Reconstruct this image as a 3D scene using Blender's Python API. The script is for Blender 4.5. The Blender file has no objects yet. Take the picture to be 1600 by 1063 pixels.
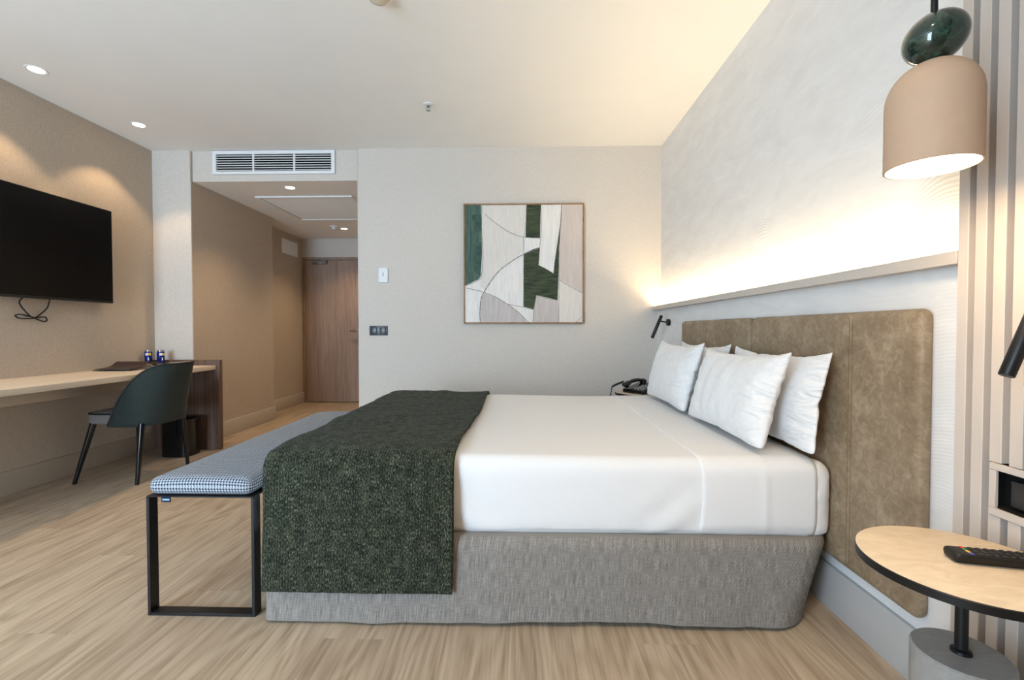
import bpy, bmesh, math, random
from mathutils import Vector, Matrix, noise
random.seed(7)
PI = math.pi
S = bpy.context.scene
COL = S.collection

# ------------------------------------------------------------------ camera, world, light, exposure
cam_d = bpy.data.cameras.new('camera')
cam_d.sensor_width = 36.0
cam_d.lens = 720.0 * 36.0 / 1600.0
cam_d.clip_start = 0.02
cam = bpy.data.objects.new('camera', cam_d)
COL.objects.link(cam)
cam.location = (0, 0, 1.08)
cam.rotation_euler = (math.radians(90 - 1.233), 0, math.radians(1.432))
S.camera = cam
S.view_settings.view_transform = 'Standard'
S.view_settings.look = 'None'
S.view_settings.gamma = 1.0
S.view_settings.use_curve_mapping = False
S.view_settings.exposure = 0.72

SKY_STRENGTH = 13.0
SKY_COLOR = (0.61, 0.80, 1.0)
DOWN_W = 13.0          # ceiling downlights over the desk
HALL_W = 28.0
ROOM_FILL_W = 44.0          # added warm fill spot without a fitting, above the camera's side
COVE_W = 9.5
PENDANT_W = 1.55
WARM = (1.0, 0.69, 0.40)
WARM_COVE = (1.0, 0.75, 0.43)

w = bpy.data.worlds.new('world')
S.world = w
w.use_nodes = True
bg = w.node_tree.nodes['Background']
bg.inputs[0].default_value = (*SKY_COLOR, 1)
bg.inputs[1].default_value = SKY_STRENGTH

WIN = (-3.3, -1.7, 0.06, 2.62)     # window behind the camera: x0, x1, z0, z1
YW = -1.60                        # inner face of the window wall
pl = bpy.data.lights.new('window_portal', 'AREA')
pl.shape = 'RECTANGLE'
pl.size = WIN[1] - WIN[0]
pl.size_y = WIN[3] - WIN[2]
pl.cycles.is_portal = True
po = bpy.data.objects.new('window_portal', pl)
po.location = ((WIN[0] + WIN[1]) / 2, YW - 0.14, (WIN[2] + WIN[3]) / 2)
po.rotation_euler = Vector((0, 1, 0)).to_track_quat('-Z', 'Z').to_euler()
COL.objects.link(po)

# ------------------------------------------------------------------ node helpers
def srgb(r, g, b):
    f = lambda c: (c / 255 / 12.92) if c <= 10 else ((c / 255 + 0.055) / 1.055) ** 2.4
    return (f(r), f(g), f(b), 1)

class NT:
    def __init__(s, name, rough=0.6, spec=0.3):
        s.m = bpy.data.materials.new(name)
        s.m.use_nodes = True
        s.t = s.m.node_tree
        s.b = s.t.nodes['Principled BSDF']
        s.b.inputs['Roughness'].default_value = rough
        s.b.inputs['Specular IOR Level'].default_value = spec
        s._tc = None
    def n(s, typ, **kw):
        x = s.t.nodes.new(typ)
        for k, v in kw.items():
            setattr(x, k, v)
        return x
    def put(s, sock, v):
        if isinstance(v, bpy.types.NodeSocket):
            s.t.links.new(v, sock)
        elif v is not None:
            sock.default_value = v
    def tc(s, which='Object'):
        if s._tc is None:
            s._tc = s.n('ShaderNodeTexCoord')
        return s._tc.outputs[which]
    def map(s, vec, scale=(1, 1, 1), rot=(0, 0, 0), loc=(0, 0, 0)):
        x = s.n('ShaderNodeMapping')
        s.put(x.inputs['Vector'], vec)
        x.inputs['Scale'].default_value = scale
        x.inputs['Rotation'].default_value = rot
        x.inputs['Location'].default_value = loc
        return x.outputs[0]
    def noise(s, vec, scale, detail=3, rough=0.55, dist=0.0):
        x = s.n('ShaderNodeTexNoise')
        s.put(x.inputs['Vector'], vec)
        x.inputs['Scale'].default_value = scale
        x.inputs['Detail'].default_value = detail
        x.inputs['Roughness'].default_value = rough
        x.inputs['Distortion'].default_value = dist
        return x.outputs['Fac']
    def math(s, op, a, b=None, c=None):
        x = s.n('ShaderNodeMath', operation=op)
        for i, v in enumerate((a, b, c)):
            if v is not None:
                s.put(x.inputs[i], v)
        return x.outputs[0]
    def ramp(s, fac, stops, interp='LINEAR'):
        x = s.n('ShaderNodeValToRGB')
        x.color_ramp.interpolation = interp
        e = x.color_ramp.elements
        while len(e) < len(stops):
            e.new(0.5)
        for i, (p, c) in enumerate(stops):
            e[i].position = p
            e[i].color = c if len(c) == 4 else (*c, 1)
        s.put(x.inputs[0], fac)
        return x.outputs[0]
    def mix(s, fac, a, b, mode='MIX'):
        x = s.n('ShaderNodeMix', data_type='RGBA', blend_type=mode)
        s.put(x.inputs[0], fac)
        s.put(x.inputs[6], a)
        s.put(x.inputs[7], b)
        return x.outputs[2]
    def sep(s, vec):
        x = s.n('ShaderNodeSeparateXYZ')
        s.put(x.inputs[0], vec)
        return x.outputs
    def comb(s, x_, y_, z_):
        x = s.n('ShaderNodeCombineXYZ')
        s.put(x.inputs[0], x_)
        s.put(x.inputs[1], y_)
        s.put(x.inputs[2], z_)
        return x.outputs[0]
    def color(s, v):
        s.put(s.b.inputs['Base Color'], v)
    def bump(s, h, strength=0.3, dist=0.002, normal=None):
        x = s.n('ShaderNodeBump')
        x.inputs['Strength'].default_value = strength
        x.inputs['Distance'].default_value = dist
        s.put(x.inputs['Height'], h)
        if normal:
            s.put(x.inputs['Normal'], normal)
        s.put(s.b.inputs['Normal'], x.outputs[0])
        return x.outputs[0]

def plain(name, col, rough=0.5, spec=0.3, metal=0.0, var=0.04, scale=30, coat=0.0):
    """a flat paint or plastic with a trace of mottling"""
    t = NT(name, rough, spec)
    f = t.noise(t.tc(), scale, 3)
    lo = tuple(max(0, c * (1 - var)) for c in col[:3]) + (1,)
    hi = tuple(min(1, c * (1 + var)) for c in col[:3]) + (1,)
    t.color(t.ramp(f, [(0.3, lo), (0.7, hi)]))
    t.b.inputs['Metallic'].default_value = metal
    t.b.inputs['Coat Weight'].default_value = coat
    return t.m

def emit(name, col, strength):
    t = NT(name)
    t.color((0.8, 0.8, 0.8, 1))
    t.b.inputs['Emission Color'].default_value = (*col[:3], 1)
    t.b.inputs['Emission Strength'].default_value = strength
    return t.m

def m_wallpaper(name='woven_wallpaper', cols=((196, 188, 178), (208, 201, 192), (219, 213, 205))):
    t = NT(name, 0.85, 0.15)
    v = t.tc()
    a = t.noise(t.map(v, (60, 60, 420)), 1.0, 2)
    b = t.noise(t.map(v, (420, 420, 50)), 1.0, 2)
    c = t.noise(v, 130, 2)
    f = t.math('MULTIPLY_ADD', a, 0.35, t.math('MULTIPLY_ADD', b, 0.45, t.math('MULTIPLY', c, 0.2)))
    t.color(t.ramp(f, [(0.34, srgb(*cols[0])), (0.5, srgb(*cols[1])), (0.66, srgb(*cols[2]))]))
    t.bump(f, 0.35, 0.0015)
    return t.m

def m_plaster():
    t = NT('combed_plaster', 0.75, 0.2)
    v = t.tc()
    mask = t.ramp(t.noise(v, 1.7, 2), [(0.50, (0, 0, 0)), (0.60, (1, 1, 1))])
    warp = t.n('ShaderNodeTexNoise')
    t.put(warp.inputs['Vector'], v)
    warp.inputs['Scale'].default_value = 1.1
    warp.inputs['Detail'].default_value = 1.0
    vv = t.n('ShaderNodeVectorMath', operation='MULTIPLY_ADD')
    t.put(vv.inputs[0], warp.outputs['Color'])
    vv.inputs[1].default_value = (0.0, 1.2, 1.2)
    t.put(vv.inputs[2], v)
    wv = t.n('ShaderNodeTexWave', wave_type='BANDS', bands_direction='Z')
    t.put(wv.inputs['Vector'], t.map(vv.outputs[0], (1, 0.55, 1)))
    wv.inputs['Scale'].default_value = 24.0
    wv.inputs['Distortion'].default_value = 1.2
    wv.inputs['Detail'].default_value = 2.0
    trow = t.noise(t.map(v, (5, 4, 12), (0.5, 0, 0)), 1.0, 5, 0.65, 0.6)
    h = t.math('ADD', t.math('MULTIPLY', t.math('MULTIPLY', wv.outputs['Fac'], mask), 0.4), t.math('MULTIPLY', trow, 0.8))
    t.color(t.ramp(trow, [(0.3, srgb(222, 220, 218)), (0.7, srgb(233, 232, 230))]))
    t.bump(h, 0.35, 0.0026)
    return t.m

def m_floor():
    t = NT('oak_plank', 0.42, 0.35)
    oi = t.n('ShaderNodeObjectInfo').outputs['Random']
    v0 = t.tc()
    off = t.comb(t.math('MULTIPLY', oi, 37.0), t.math('MULTIPLY', oi, 91.0), t.math('MULTIPLY', oi, 17.0))
    ad = t.n('ShaderNodeVectorMath', operation='ADD')
    t.put(ad.inputs[0], v0)
    t.put(ad.inputs[1], off)
    v = ad.outputs[0]
    x, y, z = t.sep(v)
    big = t.noise(t.map(v, (5.0, 0.75, 1)), 1.0, 2, 0.5)
    ring = t.math('SINE', t.math('MULTIPLY_ADD', big, 75.0, t.math('MULTIPLY', x, 40.0)))
    ring = t.math('MULTIPLY_ADD', ring, 0.5, 0.5)
    fib = t.noise(t.map(v, (150, 4.0, 1)), 1.0, 3, 0.6)
    streak = t.noise(t.map(v, (20, 0.9, 1)), 1.0, 5, 0.6, 0.8)
    f = t.math('MULTIPLY_ADD', ring, 0.12, t.math('MULTIPLY_ADD', fib, 0.38, t.math('MULTIPLY', streak, 0.50)))
    c = t.ramp(f, [(0.30, srgb(142, 124, 105)), (0.45, srgb(171, 153, 132)), (0.56, srgb(184, 167, 146)), (0.7, srgb(198, 183, 163))])
    tone = t.ramp(oi, [(0.0, srgb(247, 245, 243)), (1.0, srgb(255, 254, 250))])
    t.color(t.mix(1.0, c, tone, 'MULTIPLY'))
    t.put(t.b.inputs['Roughness'], t.math('MULTIPLY_ADD', f, 0.2, 0.34))
    t.bump(f, 0.25, 0.001)
    return t.m

def m_wood(name, cols, sx=(60, 60, 3), rough=0.45, dist=0.6):
    t = NT(name, rough, 0.3)
    v = t.tc()
    a = t.noise(t.map(v, sx), 1.0, 4, 0.6, dist)
    b = t.noise(t.map(v, tuple(s * 0.18 for s in sx)), 1.0, 3, 0.5, 0.4)
    f = t.math('MULTIPLY_ADD', a, 0.6, t.math('MULTIPLY', b, 0.4))
    n = len(cols)
    t.color(t.ramp(f, [(0.32 + 0.36 * i / (n - 1), c) for i, c in enumerate(cols)]))
    t.bump(f, 0.15, 0.001)
    return t.m

def m_cloth(name, c0, c1, su=(350, 350, 350), rough=0.9, bump=0.3, d=0.001, uv=False, sheen=0.1):
    t = NT(name, rough, 0.15)
    v = t.tc('UV' if uv else 'Object')
    f = t.noise(t.map(v, su), 1.0, 2)
    t.color(t.ramp(f, [(0.3, c0), (0.7, c1)]))
    t.b.inputs['Sheen Weight'].default_value = sheen
    t.bump(f, bump, d)
    return t.m

def m_pillow():
    t = NT('pillow_cotton', 0.85, 0.12)
    v = t.tc()
    t.color(t.ramp(t.noise(v, 40, 2), [(0.3, srgb(231, 230, 229)), (0.7, srgb(237, 236, 235))]))
    a = t.noise(t.map(v, (3.5, 11, 4), (0, 0, 0.25)), 1.0, 3, 0.5, 1.2)
    crease = t.math('SUBTRACT', 1.0, t.math('MULTIPLY', t.math('ABSOLUTE', t.math('SUBTRACT', a, 0.5)), 5.0))
    crease = t.math('MAXIMUM', crease, 0.0)
    x, y, z = t.sep(v)
    ends = t.math('MINIMUM', t.math('MAXIMUM', t.math('MULTIPLY', t.math('SUBTRACT', t.math('ABSOLUTE', x), 0.16), 6.0), 0.04), 1.0)
    t.bump(t.math('MULTIPLY', crease, ends), 0.55, 0.012)
    return t.m

def m_linen():
    t = NT('grey_linen', 0.95, 0.1)
    u, v, _ = t.sep(t.tc('UV'))
    q = t.comb(u, v, 0.0)
    a = t.noise(t.map(q, (330, 16, 1)), 1.0, 3, 0.6)
    b = t.noise(t.map(q, (30, 260, 1)), 1.0, 2, 0.6)
    f = t.math('MULTIPLY_ADD', a, 0.75, t.math('MULTIPLY', b, 0.25))
    t.color(t.ramp(f, [(0.33, srgb(104, 99, 94)), (0.5, srgb(134, 129, 123)), (0.68, srgb(164, 159, 153))]))
    t.bump(f, 0.35, 0.0015)
    return t.m

def m_knit():
    t = NT('green_knit', 0.95, 0.1)
    u, v, _ = t.sep(t.tc('UV'))
    rib = t.math('MULTIPLY_ADD', t.math('SINE', t.math('MULTIPLY', u, 2 * PI / 0.0105)), 0.5, 0.5)
    st = t.math('MULTIPLY_ADD', t.math('SINE', t.math('MULTIPLY', v, 2 * PI / 0.012)), 0.5, 0.5)
    q = t.comb(u, v, 0.0)
    fl = t.noise(t.map(q, (300, 95, 1)), 1.0, 3, 0.75)
    lg = t.noise(t.map(q, (30, 22, 1)), 1.0, 3, 0.6)
    k = t.math('ADD', fl, t.math('MULTIPLY', t.math('SUBTRACT', lg, 0.5), 0.25))
    t.color(t.ramp(k, [(0.39, srgb(17, 22, 18)), (0.51, srgb(45, 50, 40)), (0.59, srgb(82, 85, 68)), (0.72, srgb(136, 137, 116))]))
    h = t.math('MULTIPLY_ADD', rib, 0.5, t.math('MULTIPLY_ADD', st, 0.2, t.math('MULTIPLY', fl, 0.6)))
    t.b.inputs['Sheen Weight'].default_value = 0.05
    t.bump(h, 0.8, 0.004)
    return t.m

def m_houndstooth():
    """the true weave: four dark and four light threads each way, 2/2 twill"""
    t = NT('houndstooth_wool', 0.9, 0.15)
    u, v, _ = t.sep(t.tc('UV'))
    P = 0.0112
    x = t.math('FLOOR', t.math('MULTIPLY', u, 8 / P))
    y = t.math('FLOOR', t.math('MULTIPLY', v, 8 / P))
    mod = lambda a, b: t.math('FLOORED_MODULO', a, b)
    warp = t.math('LESS_THAN', mod(x, 8.0), 4.0)
    weft = t.math('LESS_THAN', mod(y, 8.0), 4.0)
    top = t.math('LESS_THAN', mod(t.math('ADD', x, y), 4.0), 2.0)
    k = t.math('ADD', t.math('MULTIPLY', warp, top), t.math('MULTIPLY', weft, t.math('SUBTRACT', 1.0, top)))
    t.color(t.mix(k, srgb(178, 185, 193), srgb(38, 50, 66)))
    n = t.noise(t.comb(t.math('MULTIPLY', u, 900), t.math('MULTIPLY', v, 900), 0.0), 1.0, 2)
    t.bump(t.math('ADD', n, k), 0.3, 0.001)
    return t.m

def m_leather():
    t = NT('taupe_leather', 0.5, 0.35)
    v = t.tc()
    a = t.noise(v, 9, 5, 0.65, 0.5)
    b = t.noise(v, 42, 3, 0.6, 0.8)
    f = t.math('MULTIPLY_ADD', a, 0.55, t.math('MULTIPLY', b, 0.45))
    t.color(t.ramp(f, [(0.32, srgb(118, 100, 79)), (0.5, srgb(144, 125, 101)), (0.68, srgb(174, 155, 130))]))
    vo = t.n('ShaderNodeTexVoronoi')
    t.put(vo.inputs['Vector'], v)
    vo.inputs['Scale'].default_value = 260
    t.bump(t.math('MULTIPLY_ADD', vo.outputs['Distance'], 0.4, f), 0.2, 0.002)
    return t.m

def m_marble():
    t = NT('green_marble', 0.08, 0.6)
    v = t.tc()
    a = t.noise(v, 22, 6, 0.65, 1.6)
    b = t.noise(v, 60, 4, 0.6, 1.0)
    f = t.math('MULTIPLY_ADD', a, 0.7, t.math('MULTIPLY', b, 0.3))
    t.color(t.ramp(f, [(0.35, srgb(10, 24, 20)), (0.5, srgb(20, 44, 36)), (0.6, srgb(44, 72, 60)), (0.75, srgb(96, 120, 106))]))
    t.b.inputs['Coat Weight'].default_value = 0.6
    return t.m

def m_stone(name, c0, c1, sc=14):
    t = NT(name, 0.45, 0.3)
    v = t.tc()
    f = t.noise(t.map(v, (1, 2.4, 1)), sc, 6, 0.65, 0.7)
    t.color(t.ramp(f, [(0.3, c0), (0.7, c1)]))
    return t.m

M = dict(
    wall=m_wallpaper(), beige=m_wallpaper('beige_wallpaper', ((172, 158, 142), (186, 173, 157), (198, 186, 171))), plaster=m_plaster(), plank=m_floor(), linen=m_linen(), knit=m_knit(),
    hound=m_houndstooth(), pillow=m_pillow(), leather=m_leather(), stitch=plain('stitch_thread', srgb(112, 95, 74), 0.7), seam=plain('seam_thread', srgb(62, 51, 40), 0.7), marble=m_marble(),
    ceiling=plain('ceiling_paint', srgb(243, 242, 239), 0.9, 0.1, var=0.01, scale=3),
    soffit=plain('hall_ceiling_paint', srgb(238, 235, 230), 0.9, 0.1, var=0.01, scale=3),
    subfloor=plain('dark_joint', srgb(70, 55, 42), 0.9),
    base=plain('baseboard_paint', srgb(190, 180, 167), 0.5, 0.3, var=0.015),
    basegrey=plain('grey_baseboard_paint', srgb(176, 174, 172), 0.4, 0.35, var=0.015),
    slat=plain('slat_lacquer', srgb(205, 193, 182), 0.5, 0.3, var=0.02, scale=8),
    slatback=plain('shaded_slat_backing', srgb(124, 104, 84), 0.7, 0.2, var=0.02),  # brown darkened so the shadow in the grooves is part of the colour
    ledge=plain('ledge_lacquer', srgb(202, 192, 181), 0.5, 0.3, var=0.015),
    white=plain('white_plastic', srgb(232, 233, 233), 0.4, 0.4, var=0.01),
    black=plain('black_metal', srgb(20, 20, 21), 0.4, 0.4, var=0.1),
    blackgloss=plain('black_gloss', srgb(14, 14, 15), 0.12, 0.5, var=0.05),
    screen=plain('screen_glass', srgb(5, 5, 6), 0.22, 0.25, var=0.02),
    chrome=plain('brushed_steel', srgb(170, 170, 168), 0.3, 0.5, metal=1.0, var=0.05),
    brass=plain('brass', srgb(190, 150, 90), 0.3, 0.5, metal=1.0, var=0.05),
    dark=plain('vent_dark', srgb(12, 13, 14), 0.8, 0.2),
    door=m_wood('door_walnut', [srgb(130, 108, 94), srgb(152, 129, 114), srgb(168, 146, 130)], (45, 45, 2.2)),
    walnut=m_wood('desk_walnut', [srgb(74, 55, 45), srgb(103, 80, 67), srgb(124, 99, 84)], (75, 75, 1.5)),
    desktop=m_wood('pale_oak', [srgb(204, 190, 172), srgb(216, 203, 186), srgb(226, 214, 198)], (35, 2.0, 35)),
    tabletop=m_stone('pale_travertine', srgb(205, 186, 160), srgb(226, 209, 184)),
    concrete=m_stone('concrete', srgb(150, 146, 141), srgb(168, 164, 159), 20),
    sheet=m_cloth('white_cotton', srgb(228, 227, 226), srgb(234, 233, 232), (500, 500, 500), 0.85, 0.12, 0.0006, sheen=0.05),
    shade=plain('taupe_ceramic', srgb(196, 166, 140), 0.6, 0.3, var=0.02, scale=50),
    chairgreen=m_cloth('dark_green_upholstery', srgb(30, 37, 35), srgb(52, 59, 55), (300, 300, 300), 0.75, 0.3, sheen=0.1),
    chairgrey=m_cloth('grey_upholstery', srgb(104, 98, 96), srgb(138, 131, 128), (320, 320, 320), 0.85, 0.3),
    canblue=plain('can_blue', srgb(16, 38, 130), 0.25, 0.5, metal=0.4, var=0.05),
    yellow=plain('label_yellow', srgb(225, 185, 60), 0.4, 0.3),
    labelwhite=plain('label_white', srgb(225, 228, 228), 0.4, 0.3),
    folder=plain('brown_leather', srgb(52, 38, 35), 0.45, 0.35, var=0.08),
    paper=plain('paper', srgb(225, 215, 200), 0.8, 0.2),
    keygrey=plain('key_grey', srgb(150, 150, 148), 0.5, 0.3),
    keydark=plain('key_dark', srgb(52, 52, 54), 0.5, 0.3),
    red=plain('key_red', srgb(200, 60, 45), 0.5, 0.3), green=plain('key_green', srgb(60, 150, 90), 0.5, 0.3),
    amber=plain('key_yellow', srgb(225, 175, 50), 0.5, 0.3), blue=plain('key_blue', srgb(80, 95, 190), 0.5, 0.3),
    navy=plain('tag_navy', srgb(22, 32, 52), 0.8, 0.2), tagtext=plain('tag_text', srgb(150, 190, 215), 0.8, 0.2),
    switch=plain('switch_anthracite', srgb(62, 66, 70), 0.3, 0.45, var=0.04),
    frame=m_wood('frame_oak', [srgb(120, 88, 58), srgb(150, 115, 80), srgb(170, 134, 98)], (40, 40, 40)),
    glow=emit('lamp_glow', (1.0, 0.86, 0.66), 9.0),
    glowpend=emit('pendant_glow', (1.0, 0.80, 0.55), 9.0),
    led=emit('led_strip', (1.0, 0.78, 0.48), 12.0),
)

# ------------------------------------------------------------------ mesh helpers
def link(name, me, mat=None, parent=None, smooth=False):
    o = bpy.data.objects.new(name, me)
    COL.objects.link(o)
    mats = mat if isinstance(mat, (list, tuple)) else [mat]
    for m in mats:
        if m is not None and len(me.materials) < len(mats):
            me.materials.append(m)
    if smooth:
        me.polygons.foreach_set('use_smooth', [True] * len(me.polygons))
    if parent is not None:
        o.parent = parent
    return o

def from_bm(name, bm, mat, parent=None, smooth=False, angle=None):
    me = bpy.data.meshes.new(name)
    bmesh.ops.recalc_face_normals(bm, faces=bm.faces)
    bm.to_mesh(me)
    bm.free()
    o = link(name, me, mat, parent, smooth)
    if smooth and angle:
        me.set_sharp_from_angle(angle=math.radians(angle))
    return o

def add_box(bm, lo, hi, bevel=0.0, seg=2, mi=0, mtx=None):
    ret = bmesh.ops.create_cube(bm, size=1.0)
    vs = ret['verts']
    for v in vs:
        v.co = Vector([lo[i] + (v.co[i] + 0.5) * (hi[i] - lo[i]) for i in range(3)])
    fs = set(f for v in vs for f in v.link_faces)
    if bevel > 0:
        r = bmesh.ops.bevel(bm, geom=list(set(e for v in vs for e in v.link_edges)), offset=bevel, segments=seg, affect='EDGES', profile=0.5)
        fs = set(r['faces']) | set(f for f in fs if f.is_valid)
        vs = list(set(v for f in fs for v in f.verts))
    for f in fs:
        f.material_index = mi
    if mtx is not None:
        for v in vs:
            v.co = mtx @ v.co
    return vs

def box(name, lo, hi, mat, parent=None, bevel=0.0, seg=2, mtx=None):
    bm = bmesh.new()
    add_box(bm, lo, hi, bevel, seg, 0, mtx)
    return from_bm(name, bm, mat, parent, bevel > 0, 40)

def add_lathe(bm, prof, seg=32, cap0=True, cap1=True, mi=0, mtx=None):
    rings = []
    for (r, z) in prof:
        ring = []
        for k in range(seg):
            a = 2 * PI * k / seg
            p = Vector((r * math.cos(a), r * math.sin(a), z))
            ring.append(bm.verts.new(mtx @ p if mtx else p))
        rings.append(ring)
    for a, b in zip(rings, rings[1:]):
        for k in range(seg):
            f = bm.faces.new((a[k], a[(k + 1) % seg], b[(k + 1) % seg], b[k]))
            f.material_index = mi
    if cap0:
        bm.faces.new(rings[0][::-1]).material_index = mi
    if cap1:
        bm.faces.new(rings[-1]).material_index = mi

def lathe(name, prof, mat, parent=None, seg=32, cap0=True, cap1=True, mtx=None, angle=40):
    bm = bmesh.new()
    add_lathe(bm, prof, seg, cap0, cap1, 0, mtx)
    return from_bm(name, bm, mat, parent, True, angle)

def add_tube(bm, pts, rad, seg=10, mi=0, caps=True):
    pts = [Vector(p) for p in pts]
    n = len(pts)
    rads = rad if isinstance(rad, (list, tuple)) else [rad] * n
    up = None
    rings = []
    for i, p in enumerate(pts):
        d = (pts[min(i + 1, n - 1)] - pts[max(i - 1, 0)]).normalized()
        if up is None:
            up = d.orthogonal().normalized()
        up = (up - d * up.dot(d)).normalized()
        s = d.cross(up)
        rings.append([bm.verts.new(p + (up * math.cos(2 * PI * k / seg) + s * math.sin(2 * PI * k / seg)) * rads[i]) for k in range(seg)])
    for a, b in zip(rings, rings[1:]):
        for k in range(seg):
            bm.faces.new((a[k], a[(k + 1) % seg], b[(k + 1) % seg], b[k])).material_index = mi
    if caps:
        bm.faces.new(rings[0][::-1]).material_index = mi
        bm.faces.new(rings[-1]).material_index = mi

def tube(name, pts, rad, mat, parent=None, seg=10, angle=40):
    bm = bmesh.new()
    add_tube(bm, pts, rad, seg)
    return from_bm(name, bm, mat, parent, True, angle)

def spline(pts, n=8):
    """Catmull-Rom through the points"""
    P = [Vector(p) for p in pts]
    P = [P[0] * 2 - P[1]] + P + [P[-1] * 2 - P[-2]]
    out = []
    for i in range(1, len(P) - 2):
        for k in range(n):
            t = k / n
            a, b, c, d = P[i - 1], P[i], P[i + 1], P[i + 2]
            out.append(0.5 * ((2 * b) + (c - a) * t + (2 * a - 5 * b + 4 * c - d) * t * t + (3 * b - a - 3 * c + d) * t ** 3))
    out.append(P[-2])
    return out

def rbox(lo, hi, r, step, fn=None, drop=()):
    """rounded box as one fine grid with uv in metres; drop: faces left out, as '+x', '-z' ..."""
    bm = bmesh.new()
    uvl = bm.loops.layers.uv.new('UVMap')
    rr = r if isinstance(r, (tuple, list)) else (r, r, r)
    def ticks(a, b, rad):
        n = max(2, int(round((b - a) / step)))
        base = [a + (b - a) * i / n for i in range(n + 1)]
        extra = [a + rad * (1 - math.cos(k * PI / 12)) for k in range(0, 7)] + [b - rad * (1 - math.cos(k * PI / 12)) for k in range(0, 7)]
        allv = sorted(base[0:1] + base[-1:] + [q for q in base if a + rad < q < b - rad] + extra)
        out = []
        for q in allv:
            if not out or q - out[-1] > 1e-5:
                out.append(q)
        return out
    T = [ticks(lo[i], hi[i], rr[i]) for i in range(3)]
    def rnd(p):
        c = Vector([min(max(p[i], lo[i] + rr[i]), hi[i] - rr[i]) for i in range(3)])
        d = Vector([(p[i] - c[i]) / rr[i] for i in range(3)])
        if d.length > 1e-9:
            # cube corner -> sphere corner
            m = max(abs(d[0]), abs(d[1]), abs(d[2]))
            q = d.normalized() * m
            return c + Vector([q[i] * rr[i] for i in range(3)])
        return Vector(p)
    cache = {}
    for ax in range(3):
        a, b = [(1, 2), (0, 2), (0, 1)][ax]
        for sgn in (0, 1):
            if ('-', '+')[sgn] + 'xyz'[ax] in drop:
                continue
            val = (lo, hi)[sgn][ax]
            def vert(i, j):
                p = [0, 0, 0]
                p[ax] = val
                p[a] = T[a][i]
                p[b] = T[b][j]
                key = tuple(round(q, 5) for q in p)
                if key not in cache:
                    q = rnd(p)
                    if fn:
                        q = fn(q)
                    cache[key] = bm.verts.new(q)
                return cache[key]
            for i in range(len(T[a]) - 1):
                for j in range(len(T[b]) - 1):
                    ids = [(i, j), (i + 1, j), (i + 1, j + 1), (i, j + 1)]
                    vs = [vert(*q) for q in ids]
                    if len(set(vs)) < 4:
                        continue
                    f = bm.faces.new(vs)
                    for l, q in zip(f.loops, ids):
                        l[uvl].uv = (T[a][q[0]], T[b][q[1]])
    return bm

def thing(name, label, cat, loc=(0, 0, 0), rotz=0, group=None):
    o = bpy.data.objects.new(name, None)
    COL.objects.link(o)
    o.empty_display_size = 0.1
    o.location = loc
    o.rotation_euler = (0, 0, rotz)
    return tag(o, label, cat, group)

def tag(o, label, cat, group=None):
    o['label'] = label
    o['category'] = cat
    if group:
        o['group'] = group
    return o

def struct(o):
    o['kind'] = 'structure'
    return o

def dup(root, loc, rotz=None, label=None):
    def rec(o, parent):
        c = o.copy()
        COL.objects.link(c)
        c.parent = parent
        for ch in [q for q in bpy.data.objects if q.parent == o]:
            rec(ch, c)
        return c
    c = rec(root, None)
    c.location = loc
    if rotz is not None:
        c.rotation_euler[2] = rotz
    if label:
        c['label'] = label
    return c

# ------------------------------------------------------------------ the room shell
XL, XR, YB, ZC = -3.38, 1.22, 4.15, 2.71      # left wall, upper right wall, back wall, ceiling
HX, HX2, HY1, HY2, HZ = -3.025, -3.29, 5.50, 6.80, 2.435   # hall: left face, recessed left face, step, end, ceiling
HR = -1.49                                     # right side of the hall opening

floor = struct(box('floor', (-3.7, YW - 0.15, -0.08), (1.5, 6.95, -0.0125), M['subfloor']))
pm = {}
PW, PL = 0.22, 1.38
col_i = 0
x = -0.93 - PW * 13
while x < 1.3:
    y = YW - (0.2 + 0.47 * ((col_i * 7) % 5)) * 0.6
    while y < 6.9:
        y0, y1 = max(y, YW - 0.14), min(y + PL, 6.93)
        if y1 - y0 > 0.05:
            L = round(y1 - y0, 3)
            if L not in pm:
                bm = bmesh.new()
                add_box(bm, (-PW / 2 + 0.0003, -L / 2 + 0.0002, -0.012), (PW / 2 - 0.0003, L / 2 - 0.0002, 0.0))
                me = bpy.data.meshes.new('plank')
                bm.to_mesh(me)
                bm.free()
                me.materials.append(M['plank'])
                pm[L] = me
            o = bpy.data.objects.new('plank', pm[L])
            COL.objects.link(o)
            o.parent = floor
            o.location = (x + PW / 2, (y0 + y1) / 2, 0)
        y += PL
    x += PW
    col_i += 1

struct(box('ceiling', (-3.6, YW - 0.15, ZC), (1.5, YB + 0.02, ZC + 0.12), M['ceiling']))
struct(box('ceiling_hall', (HX2 - 0.02, YB + 0.029, HZ + 0.0005), (HR + 0.02, HY2 + 0.02, HZ + 0.1), M['soffit']))
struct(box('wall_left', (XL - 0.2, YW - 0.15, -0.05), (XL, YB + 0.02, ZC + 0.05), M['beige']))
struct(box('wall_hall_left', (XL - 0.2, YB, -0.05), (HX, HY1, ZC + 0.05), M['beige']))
struct(box('wall_pier', (XL, YB - 0.008, -0.05), (HX - 0.004, YB + 0.02, ZC + 0.02), M['wall']))
struct(box('trim_4', (HX - 0.004, YB - 0.009, 0.0), (HX + 0.0015, YB + 0.006, HZ), M['ledge']))
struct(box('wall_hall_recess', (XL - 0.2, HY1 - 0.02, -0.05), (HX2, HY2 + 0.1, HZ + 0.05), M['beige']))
struct(box('wall_header', (HX - 0.01, YB + 0.02, HZ), (HR + 0.01, YB + 0.03, ZC + 0.05), M['wall']))
struct(box('wall_back', (HR, YB - 0.012, -0.05), (1.4, YB + 0.16, ZC + 0.05), M['wall']))
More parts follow.
